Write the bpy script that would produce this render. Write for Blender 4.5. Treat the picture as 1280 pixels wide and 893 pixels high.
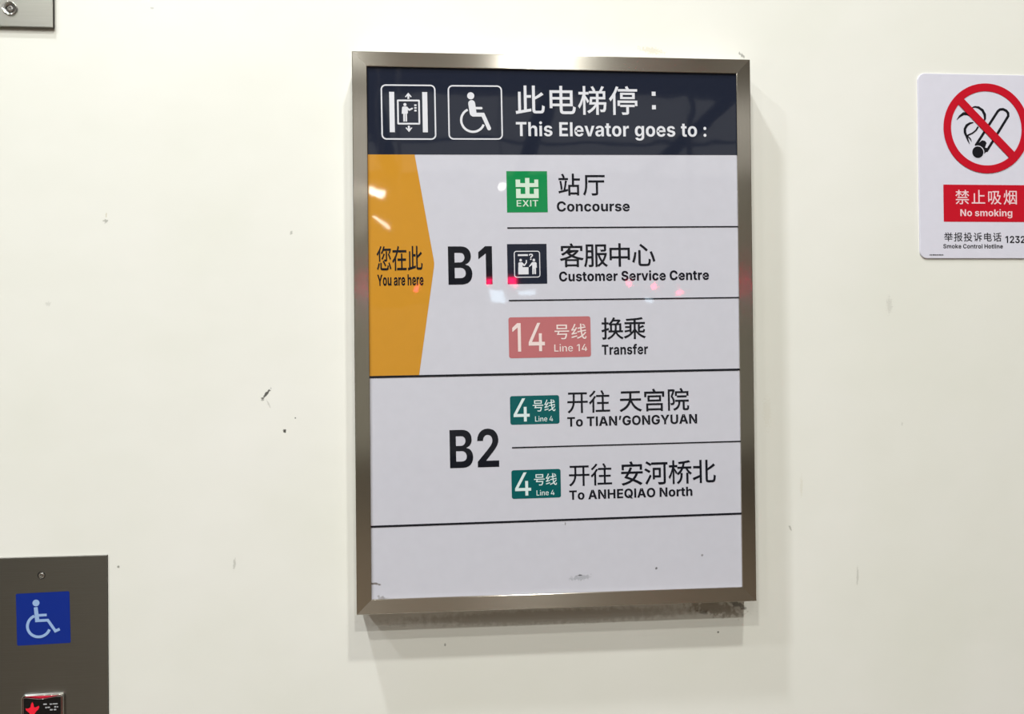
import bpy, bmesh, math, random
from mathutils import Vector, Matrix
from mathutils.geometry import tessellate_polygon

for o in list(bpy.data.objects):
    bpy.data.objects.remove(o)
SC = bpy.context.scene
COL = SC.collection

# ------------------------------------------------------------------ camera
cam_d = bpy.data.cameras.new('camera')
cam_d.sensor_fit = 'HORIZONTAL'
cam_d.sensor_width = 36.0
cam_d.lens = 28.125
cam_d.clip_start = 0.05
cam = bpy.data.objects.new('camera', cam_d)
COL.objects.link(cam)
cam.matrix_world = Matrix(((0.996661, 0.009421, -0.081105, -0.165215),
                           (-0.081036, -0.007554, -0.996683, -1.232936),
                           (-0.010003, 0.999927, -0.006766, 1.503789),
                           (0, 0, 0, 1)))
SC.camera = cam

# ------------------------------------------------------------------ world, exposure
SC.view_settings.view_transform = 'Standard'
SC.view_settings.look = 'None'
SC.view_settings.gamma = 1.0
SC.view_settings.use_curve_mapping = False
SC.view_settings.exposure = -0.46
world = bpy.data.worlds.new('station_hall')
SC.world = world
world.use_nodes = True
world.node_tree.nodes['Background'].inputs['Color'].default_value = (1.0, 0.94, 0.80, 1)
world.node_tree.nodes['Background'].inputs['Strength'].default_value = 0.17

# downlights in the hall ceiling: x, distance out from the wall, watts, colour
CEIL = 4.6
COOL = (0.92, 0.965, 1.0)
WARM = (0.985, 1.0, 0.94)
DOWNLIGHTS = [(-1.15, 1.05, 92, COOL), (0.47, 2.05, 96, WARM), (-1.16, 3.20, 95, WARM),
              (0.46, 4.27, 140, WARM), (-2.90, 2.05, 70, COOL), (-2.90, 4.20, 50, WARM),
              (-1.16, 5.35, 60, WARM), (-2.90, 6.35, 60, WARM)]


# ------------------------------------------------------------------ helpers
def srgb(r, g, b):
    f = lambda c: (c / 255 / 12.92) if c / 255 <= 0.04045 else ((c / 255 + 0.055) / 1.055) ** 2.4
    return (f(r), f(g), f(b), 1.0)


def tag(o, label=None, cat=None, group=None, kind=None):
    if label: o['label'] = label
    if cat: o['category'] = cat
    if group: o['group'] = group
    if kind: o['kind'] = kind
    return o


def thing(name, loc, label, cat, group=None):
    o = bpy.data.objects.new(name, None)
    COL.objects.link(o)
    o.location = loc
    o.empty_display_size = 0.02
    return tag(o, label, cat, group)


def link(name, me, mats, parent=None, smooth=False):
    for m in (mats if isinstance(mats, (list, tuple)) else [mats]):
        me.materials.append(m)
    o = bpy.data.objects.new(name, me)
    COL.objects.link(o)
    if parent: o.parent = parent
    if smooth:
        for p in me.polygons: p.use_smooth = True
    return o


def from_bm(name, bm, mats, parent=None, smooth=False):
    me = bpy.data.meshes.new(name)
    bmesh.ops.recalc_face_normals(bm, faces=bm.faces)
    bm.to_mesh(me)
    bm.free()
    return link(name, me, mats, parent, smooth)


def add_box(bm, x0, x1, y0, y1, z0, z1, bevel=0, seg=2):
    r = bmesh.ops.create_cube(bm, size=1)
    vs = r['verts']
    for v in vs:
        v.co = Vector((x0 if v.co.x < 0 else x1, y0 if v.co.y < 0 else y1, z0 if v.co.z < 0 else z1))
    if bevel:
        es = list({e for v in vs for e in v.link_edges})
        bmesh.ops.bevel(bm, geom=es, offset=bevel, segments=seg, affect='EDGES', profile=0.5)


def round_rect(cx, cz, w, h, r, n=6):
    pts = []
    for sx, sz, a0 in ((1, 1, 0), (-1, 1, 90), (-1, -1, 180), (1, -1, 270)):
        for i in range(n + 1):
            a = math.radians(a0 + 90 * i / n)
            pts.append((cx + sx * (w / 2 - r) + r * math.cos(a), cz + sz * (h / 2 - r) + r * math.sin(a)))
    return pts


def add_slab(bm, outline, y_back, y_front, edge=0.0):
    """closed outline in x,z (counter clockwise) extruded towards the room, with a rounded front edge"""
    n = len(outline)
    cx = sum(p[0] for p in outline) / n
    cz = sum(p[1] for p in outline) / n
    w = max(p[0] for p in outline) - min(p[0] for p in outline)
    h = max(p[1] for p in outline) - min(p[1] for p in outline)
    rings = [(y_back, 0.0)]
    if edge:
        for i in range(4):
            a = math.pi / 2 * i / 3
            rings.append((y_front + edge * (1 - math.sin(a)), edge * (1 - math.cos(a))))
    else:
        rings.append((y_front, 0.0))
    loops = []
    for y, ins in rings:
        kx, kz = 1 - 2 * ins / w, 1 - 2 * ins / h
        loops.append([bm.verts.new((cx + (p[0] - cx) * kx, y, cz + (p[1] - cz) * kz)) for p in outline])
    for a, b in zip(loops, loops[1:]):
        for i in range(n):
            bm.faces.new((a[i], a[(i + 1) % n], b[(i + 1) % n], b[i]))
    bm.faces.new(loops[0])
    bm.faces.new(loops[-1])


def add_ring(bm, outer, inner, y_back, y_front, bulge=0.0):
    """frame-like ring between two outlines with equal point counts, rounded front"""
    n = len(outer)
    prof = [(0, y_back)]
    for i in range(7):
        t = i / 6
        prof.append((t, y_front + bulge * (1 - math.sin(math.pi * t))))
    prof.append((1, y_back))
    loops = [[bm.verts.new((o[0] + (q[0] - o[0]) * t, y, o[1] + (q[1] - o[1]) * t)) for o, q in zip(outer, inner)] for t, y in prof]
    for a, b in zip(loops, loops[1:] + loops[:1]):
        for i in range(n):
            bm.faces.new((a[i], a[(i + 1) % n], b[(i + 1) % n], b[i]))


def add_lathe(bm, cx, cz, prof, n=32):
    """prof: (radius, y) revolved about the y axis through cx, cz"""
    loops = []
    for r, y in prof:
        if r < 1e-7:
            loops.append([bm.verts.new((cx, y, cz))])
        else:
            loops.append([bm.verts.new((cx + r * math.cos(2 * math.pi * i / n), y, cz + r * math.sin(2 * math.pi * i / n))) for i in range(n)])
    for a, b in zip(loops, loops[1:]):
        for i in range(n):
            j = (i + 1) % n
            if len(a) == 1 and len(b) == 1: continue
            if len(a) == 1: bm.faces.new((a[0], b[j], b[i]))
            elif len(b) == 1: bm.faces.new((a[i], a[j], b[0]))
            else: bm.faces.new((a[i], a[j], b[j], b[i]))


class Flat:
    """printed artwork: flat shapes in x,z (metres) a hair in front of the surface, one mesh, several inks"""
    def __init__(self, map2d, y0, step=0.00025):
        self.map, self.y0, self.step = map2d, y0, step
        self.v, self.f, self.m, self.n = [], [], [], 0

    def tri(self, loops, ink, layer):
        y = self.y0 - layer * self.step - self.n * 6e-6     # overprinted shapes never share a plane
        self.n += 1
        polys = [[Vector((*self.map(*p), 0)) for p in lp] for lp in loops]
        base = len(self.v)
        flat = [p for lp in polys for p in lp]
        self.v += [(p.x, y, p.y) for p in flat]
        for a, b, c in tessellate_polygon(polys):
            A, B, C_ = flat[a], flat[b], flat[c]
            cr = (B - A).cross(C_ - A).z
            if abs(cr) < 1e-14: continue
            self.f.append((base + a, base + b, base + c) if cr > 0 else (base + a, base + c, base + b))
            self.m.append(ink)

    def poly(self, pts, ink=0, layer=0):
        self.tri([pts], ink, layer)

    def rect(self, x0, x1, v0, v1, ink=0, layer=0):
        self.tri([[(x0, v0), (x1, v0), (x1, v1), (x0, v1)]], ink, layer)

    def rrect(self, x0, x1, v0, v1, r, ink=0, layer=0):
        self.tri([round_rect((x0 + x1) / 2, (v0 + v1) / 2, x1 - x0, v1 - v0, r)], ink, layer)

    def rring(self, x0, x1, v0, v1, r, t, ink=0, layer=0):
        a = round_rect((x0 + x1) / 2, (v0 + v1) / 2, x1 - x0, v1 - v0, r)
        b = round_rect((x0 + x1) / 2, (v0 + v1) / 2, x1 - x0 - 2 * t, v1 - v0 - 2 * t, max(r - t, 0.2))
        for i in range(len(a)):
            j = (i + 1) % len(a)
            self.tri([[a[i], a[j], b[j], b[i]]], ink, layer)

    def disc(self, cx, cv, r, ink=0, layer=0, n=32):
        self.tri([[(cx + r * math.cos(2 * math.pi * i / n), cv + r * math.sin(2 * math.pi * i / n)) for i in range(n)]], ink, layer)

    def arc(self, cx, cv, r, t, a0, a1, ink=0, layer=0, n=48):
        P = []
        for i in range(n + 1):
            a = math.radians(a0 + (a1 - a0) * i / n)
            P.append((cx + r * math.cos(a), cv + r * math.sin(a)))
        self.stroke(P, t, ink, layer, caps=False)

    def stroke(self, pts, w, ink=0, layer=0, caps=True):
        """polyline of constant or tapering width w (number or list)"""
        P = [Vector(p) for p in pts]
        W = w if isinstance(w, (list, tuple)) else [w] * len(P)
        L, Rr = [], []
        for i, p in enumerate(P):
            d0 = (p - P[i - 1]).normalized() if i else None
            d1 = (P[i + 1] - p).normalized() if i < len(P) - 1 else None
            d0 = d0 or d1
            d1 = d1 or d0
            n = Vector((-(d0.y + d1.y), d0.x + d1.x)).normalized()
            k = max(n.dot(Vector((-d0.y, d0.x))), 0.5)
            L.append(p + n * W[i] / 2 / k)
            Rr.append(p - n * W[i] / 2 / k)
        for i in range(len(P) - 1):
            self.tri([[tuple(L[i]), tuple(L[i + 1]), tuple(Rr[i + 1]), tuple(Rr[i])]], ink, layer)
        if caps:
            for p, ww in ((P[0], W[0]), (P[-1], W[-1])):
                if ww > 0.3: self.disc(p.x, p.y, ww / 2, ink, layer, 16)

    def build(self, name, mats, parent):
        me = bpy.data.meshes.new(name)
        me.from_pydata(self.v, [], self.f)
        o = link(name, me, mats, parent)
        for p, m in zip(me.polygons, self.m): p.material_index = m
        return o


# ------------------------------------------------------------------ materials
def new_mat(name):
    m = bpy.data.materials.new(name)
    m.use_nodes = True
    nt = m.node_tree
    return m, nt, nt.nodes['Principled BSDF']


def N(nt, t, **kw):
    n = nt.nodes.new(t)
    for k, v in kw.items(): setattr(n, k, v)
    return n


def math_node(nt, op, a, b=None, clamp=False):
    n = N(nt, 'ShaderNodeMath', operation=op, use_clamp=clamp)
    for i, s in enumerate((a, b)):
        if s is None: continue
        if isinstance(s, (int, float)): n.inputs[i].default_value = s
        else: nt.links.new(s, n.inputs[i])
    return n.outputs[0]


def spots(nt, base, marks, rough_scale=350):
    """dirt and some painted shade, with shapes of their own: each mark = x, z, radius x, radius z, angle, colour, strength, raggedness"""
    tc = N(nt, 'ShaderNodeTexCoord')
    no = N(nt, 'ShaderNodeTexNoise')
    no.inputs['Scale'].default_value = rough_scale
    no.inputs['Detail'].default_value = 3
    nt.links.new(tc.outputs['Object'], no.inputs['Vector'])
    nz = math_node(nt, 'SUBTRACT', no.outputs['Fac'], 0.5)
    cur = base
    for x, z, rx, rz, ang, col, s, rag in marks:
        mp = N(nt, 'ShaderNodeMapping', vector_type='TEXTURE')
        mp.inputs['Location'].default_value = (x, 0, z)
        mp.inputs['Rotation'].default_value = (0, math.radians(ang), 0)
        mp.inputs['Scale'].default_value = (rx, 50, rz)
        nt.links.new(tc.outputs['Object'], mp.inputs['Vector'])
        ln = N(nt, 'ShaderNodeVectorMath', operation='LENGTH')
        nt.links.new(mp.outputs[0], ln.inputs[0])
        d = math_node(nt, 'ADD', ln.outputs['Value'], math_node(nt, 'MULTIPLY', nz, rag))
        m = N(nt, 'ShaderNodeMapRange', interpolation_type='SMOOTHSTEP')
        m.inputs['From Min'].default_value = 1.0
        m.inputs['From Max'].default_value = 0.45
        m.inputs['To Max'].default_value = s
        nt.links.new(d, m.inputs['Value'])
        mx = N(nt, 'ShaderNodeMix', data_type='RGBA')
        nt.links.new(m.outputs[0], mx.inputs['Factor'])
        nt.links.new(cur, mx.inputs['A'])
        mx.inputs['B'].default_value = col
        cur = mx.outputs['Result']
    return cur


GREY = srgb(120, 118, 108)
DARK = srgb(45, 42, 36)
BROWN = srgb(110, 92, 62)
TAN = srgb(196, 186, 160)


def wall_material():
    m, nt, b = new_mat('cream_wall_paint')
    tc = N(nt, 'ShaderNodeTexCoord')
    no = N(nt, 'ShaderNodeTexNoise')
    no.inputs['Scale'].default_value = 3.0
    no.inputs['Detail'].default_value = 4
    nt.links.new(tc.outputs['Object'], no.inputs['Vector'])
    cr = N(nt, 'ShaderNodeValToRGB')
    cr.color_ramp.elements[0].position = 0.35
    cr.color_ramp.elements[0].color = srgb(229, 228, 220)
    cr.color_ramp.elements[1].position = 0.7
    cr.color_ramp.elements[1].color = srgb(235, 233, 228)
    nt.links.new(no.outputs['Fac'], cr.inputs[0])
    M = [(-0.669, 1.7200, .0040, .0035, 20, GREY, .55, 2.2), (-0.668, 1.7290, .0012, .0055, 5, TAN, .6, 1.5),
         (-0.398, 1.7037, .0025, .0035, 20, GREY, .5, 2.0),
         (-0.437, 1.4600, .0028, .0115, 38, DARK, .9, 2.4), (-0.443, 1.4530, .0035, .0030, 0, DARK, .7, 2.4),
         (-0.434, 1.4450, .0015, .0090, -25, GREY, .3, 1.5),
         (-0.4105, 1.4040, .0030, .0034, 20, DARK, .95, 1.6), (-0.3945, 1.4230, .0014, .0014, 0, DARK, .9, .6),
         (-0.6540, 1.2061, .0022, .0026, 0, GREY, .8, 1.0), (-0.6000, 2.0398, .0030, .0020, 0, GREY, .35, 2.0),
         (0.376, 1.2360, .0020, .0055, -20, GREY, .5, 1.8), (0.486, 1.1570, .0022, .0200, 2, GREY, .28, 1.5),
         (0.564, 1.3987, .0020, .0040, 0, GREY, .22, 2.0), (0.306, 1.9880, .0030, .0075, -45, DARK, .55, 2.0),
         (0.160, 1.9925, .0240, .0060, 8, TAN, .45, 2.5),
         (0.2565, 1.0755, .0020, .0020, 0, DARK, .8, 1.0), (-0.1720, 1.0720, .0018, .0030, 0, DARK, .55, 1.0),
         (-0.752, 1.5972, .0050, .0040, 0, GREY, .20, 2.0), (0.395, 1.3020, .0030, .0200, 2, TAN, .2, 2.0),
         (-0.486, 1.2050, .0025, .0100, 5, GREY, .35, 1.6),
         (0.545, 1.5900, .0060, .0160, 0, GREY, .18, 2.5), (0.34, 1.42, .008, .03, 0, TAN, .12, 2.5)]
    SMEAR_AND_SHADE = [(0.250, 1.1140, .0560, .0150, 12, BROWN, .55, 2.0), (0.286, 1.1190, .0200, .0060, 22, DARK, .6, 2.6),
             (0.236, 1.1060, .0150, .0050, 16, DARK, .35, 2.8), (0.0, 1.1100, .30, .014, 0, BROWN, .38, .9)]  # last strip: brown painted in to deepen the shadow band under the frame
    col = spots(nt, cr.outputs['Color'], SMEAR_AND_SHADE, 130)
    nt.links.new(spots(nt, col, M), b.inputs['Base Color'])
    b.inputs['Roughness'].default_value = 0.42
    n2 = N(nt, 'ShaderNodeTexNoise')
    n2.inputs['Scale'].default_value = 14
    nt.links.new(tc.outputs['Object'], n2.inputs['Vector'])
    bp = N(nt, 'ShaderNodeBump')
    bp.inputs['Strength'].default_value = 0.06
    bp.inputs['Distance'].default_value = 0.01
    nt.links.new(n2.outputs['Fac'], bp.inputs['Height'])
    nt.links.new(bp.outputs[0], b.inputs['Normal'])
    return m


def plain(name, col, rough=0.5, metal=0.0, noise=0.06, scale=40, spec=0.5):
    m, nt, b = new_mat(name)
    tc = N(nt, 'ShaderNodeTexCoord')
    no = N(nt, 'ShaderNodeTexNoise')
    no.inputs['Scale'].default_value = scale
    nt.links.new(tc.outputs['Object'], no.inputs['Vector'])
    mx = N(nt, 'ShaderNodeMix', data_type='RGBA')
    mx.inputs['A'].default_value = tuple(c * (1 - noise) for c in col[:3]) + (1,)
    mx.inputs['B'].default_value = tuple(min(1, c * (1 + noise)) for c in col[:3]) + (1,)
    nt.links.new(no.outputs['Fac'], mx.inputs['Factor'])
    nt.links.new(mx.outputs['Result'], b.inputs['Base Color'])
    b.inputs['Roughness'].default_value = rough
    b.inputs['Metallic'].default_value = metal
    b.inputs['Specular IOR Level'].default_value = spec
    return m


def glossy_print(name, col, marks=None, wave=0.22, rough=0.03):
    """ink under a clear, slightly wavy glossy film"""
    m, nt, b = new_mat(name)
    tc = N(nt, 'ShaderNodeTexCoord')
    no = N(nt, 'ShaderNodeTexNoise')
    no.inputs['Scale'].default_value = 9
    no.inputs['Detail'].default_value = 2
    nt.links.new(tc.outputs['Object'], no.inputs['Vector'])
    bp = N(nt, 'ShaderNodeBump')
    bp.inputs['Strength'].default_value = wave
    bp.inputs['Distance'].default_value = 0.0016
    nt.links.new(no.outputs['Fac'], bp.inputs['Height'])
    nt.links.new(bp.outputs[0], b.inputs['Normal'])
    n2 = N(nt, 'ShaderNodeTexNoise')
    n2.inputs['Scale'].default_value = 60
    nt.links.new(tc.outputs['Object'], n2.inputs['Vector'])
    mx = N(nt, 'ShaderNodeMix', data_type='RGBA')
    mx.inputs['A'].default_value = tuple(c * .97 for c in col[:3]) + (1,)
    mx.inputs['B'].default_value = tuple(c * 1.03 for c in col[:3]) + (1,)
    nt.links.new(n2.outputs['Fac'], mx.inputs['Factor'])
    out = mx.outputs['Result']
    if marks: out = spots(nt, out, marks, 220)
    nt.links.new(out, b.inputs['Base Color'])
    b.inputs['Roughness'].default_value = rough
    return m


def brushed(name, col, rough, aniso=0.85, streak=0.10):
    """stainless steel brushed along the u direction of the UV map"""
    m, nt, b = new_mat(name)
    b.inputs['Metallic'].default_value = 1.0
    b.inputs['Anisotropic'].default_value = aniso
    b.inputs['Anisotropic Rotation'].default_value = 0.25
    tg = N(nt, 'ShaderNodeTangent', direction_type='UV_MAP')
    tg.uv_map = 'UVMap'
    nt.links.new(tg.outputs[0], b.inputs['Tangent'])
    uv = N(nt, 'ShaderNodeUVMap')
    uv.uv_map = 'UVMap'
    mp = N(nt, 'ShaderNodeMapping')
    mp.inputs['Scale'].default_value = (14, 900, 1)
    nt.links.new(uv.outputs[0], mp.inputs['Vector'])
    no = N(nt, 'ShaderNodeTexNoise')
    no.inputs['Scale'].default_value = 1.0
    no.inputs['Detail'].default_value = 3
    nt.links.new(mp.outputs[0], no.inputs['Vector'])
    mx = N(nt, 'ShaderNodeMix', data_type='RGBA')
    mx.inputs['A'].default_value = tuple(c * (1 - streak) for c in col[:3]) + (1,)
    mx.inputs['B'].default_value = tuple(min(1, c * (1 + streak)) for c in col[:3]) + (1,)
    nt.links.new(no.outputs['Fac'], mx.inputs['Factor'])
    nt.links.new(mx.outputs['Result'], b.inputs['Base Color'])
    b.inputs['Roughness'].default_value = rough
    return m


def emitter(name, col, s):
    m, nt, b = new_mat(name)
    b.inputs['Base Color'].default_value = tuple(c * .2 for c in col[:3]) + (1,)
    b.inputs['Emission Color'].default_value = col
    b.inputs['Emission Strength'].default_value = s
    return m


MAT_WALL = wall_material()
MAT_FLOOR = plain('dark_granite', srgb(92, 80, 68), 0.35, noise=0.35, scale=90)
MAT_CEIL = plain('ceiling_paint', srgb(166, 156, 142), 0.8)
MAT_FAR = plain('hall_wall_panels', srgb(212, 210, 200), 0.5, noise=0.15, scale=1.2)
MAT_STEEL = brushed('brushed_frame_steel', srgb(212, 206, 196), 0.19, aniso=0.98)
MAT_PLATE = brushed('brushed_plate_steel', srgb(146, 144, 138), 0.34, aniso=0.4)
MAT_CHROME = plain('polished_chrome', srgb(225, 225, 225), 0.12, 1.0, noise=0.02)
MAT_WHITE_METAL = plain('white_lamp_trim', srgb(230, 230, 226), 0.4)
MAT_ROD = plain('bronze_rod', srgb(96, 88, 78), 0.6)
MAT_BLACK = plain('black_plastic', srgb(16, 15, 17), 0.25)


def project_uv(o, along='x'):
    """UV map whose u runs along the brushing"""
    me = o.data
    uv = me.uv_layers.new(name='UVMap')
    for lp in me.loops:
        c = me.vertices[lp.vertex_index].co
        uv.data[lp.index].uv = (c.x, c.z + c.y) if along == 'x' else (c.z, c.x + c.y)


# ------------------------------------------------------------------ the setting
bm = bmesh.new(); add_box(bm, -7, 7, 0, 0.2, 0, CEIL)
tag(from_bm('wall_back', bm, MAT_WALL), 'cream painted wall with scuffs and dark specks behind the framed sign', kind='structure')
bm = bmesh.new(); add_box(bm, -7, 7, -12.2, 0.2, -0.1, 0)
tag(from_bm('floor', bm, MAT_FLOOR), 'dark speckled stone floor of the hall, below the picture', kind='structure')
bm = bmesh.new(); add_box(bm, -7, 7, -12.2, 0.2, CEIL, CEIL + 0.1)
tag(from_bm('ceiling', bm, MAT_CEIL), 'pale hall ceiling, above the picture', kind='structure')
bm = bmesh.new(); add_box(bm, -7, 7, -12.2, -12.0, 0, CEIL)
tag(from_bm('wall_front', bm, MAT_FAR), 'far hall wall behind the viewer', kind='structure')


def downlight(x, out, watts, col):
    t = thing('ceiling_downlight', (x, -out, CEIL), 'round white downlight set flush in the hall ceiling above the picture', 'ceiling light', 'downlights in the hall ceiling')
    bm = bmesh.new()
    n = 28
    prof = [(0.128, 0.0), (0.132, -0.006), (0.125, -0.010), (0.108, -0.009), (0.102, -0.002), (0.102, 0.0)]
    loops = [[bm.verts.new((r * math.cos(2 * math.pi * i / n), r * math.sin(2 * math.pi * i / n), z)) for i in range(n)] for r, z in prof]
    for a, b in zip(loops, loops[1:]):
        for i in range(n): bm.faces.new((a[i], a[(i + 1) % n], b[(i + 1) % n], b[i]))
    from_bm('trim_ring', bm, MAT_WHITE_METAL, t)
    bm = bmesh.new()
    bmesh.ops.create_circle(bm, cap_ends=True, segments=n, radius=0.102)
    for v in bm.verts: v.co.z = -0.0025
    from_bm('diffuser', bm, MAT_WHITE_METAL, t)
    ld = bpy.data.lights.new('downlight_lamp', 'AREA')
    ld.shape = 'DISK'
    ld.size = 0.19
    ld.energy = watts
    ld.color = col
    lo = bpy.data.objects.new('downlight_lamp', ld)
    COL.objects.link(lo)
    lo.parent = t
    lo.location = (0, 0, -0.004)


for d in DOWNLIGHTS: downlight(*d)

ADDED_GLOW = emitter('added_panel_glow', (1.0, .98, .92, 1), .85)  # glowing panels added to brighten what the steel frame reflects
for py_ in (-8.9, -10.9):
    for px_ in (-4.2, -2.1, 0, 2.1, 4.2):
        t = thing('added_glow_panel', (px_, py_, CEIL), 'large dim square light panel in the far half of the hall ceiling', 'ceiling light', 'added glow panels in the hall ceiling')
        bm = bmesh.new(); sq_ = [(-.95, -.95), (.95, -.95), (.95, .95), (-.95, .95)]
        o_ = [bm.verts.new((x, y, -.03)) for x, y in sq_]
        i_ = [bm.verts.new((x * .96, y * .96, -.03)) for x, y in sq_]
        u_ = [bm.verts.new((x, y, 0)) for x, y in sq_]
        for k in range(4):
            n_ = (k + 1) % 4
            bm.faces.new((o_[k], o_[n_], i_[n_], i_[k])); bm.faces.new((u_[k], u_[n_], o_[n_], o_[k]))
        from_bm('panel_frame', bm, MAT_WHITE_METAL, t)
        bm = bmesh.new(); add_box(bm, -.912, .912, -.912, .912, -.028, -.01)
        from_bm('diffuser', bm, ADDED_GLOW, t)

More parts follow.
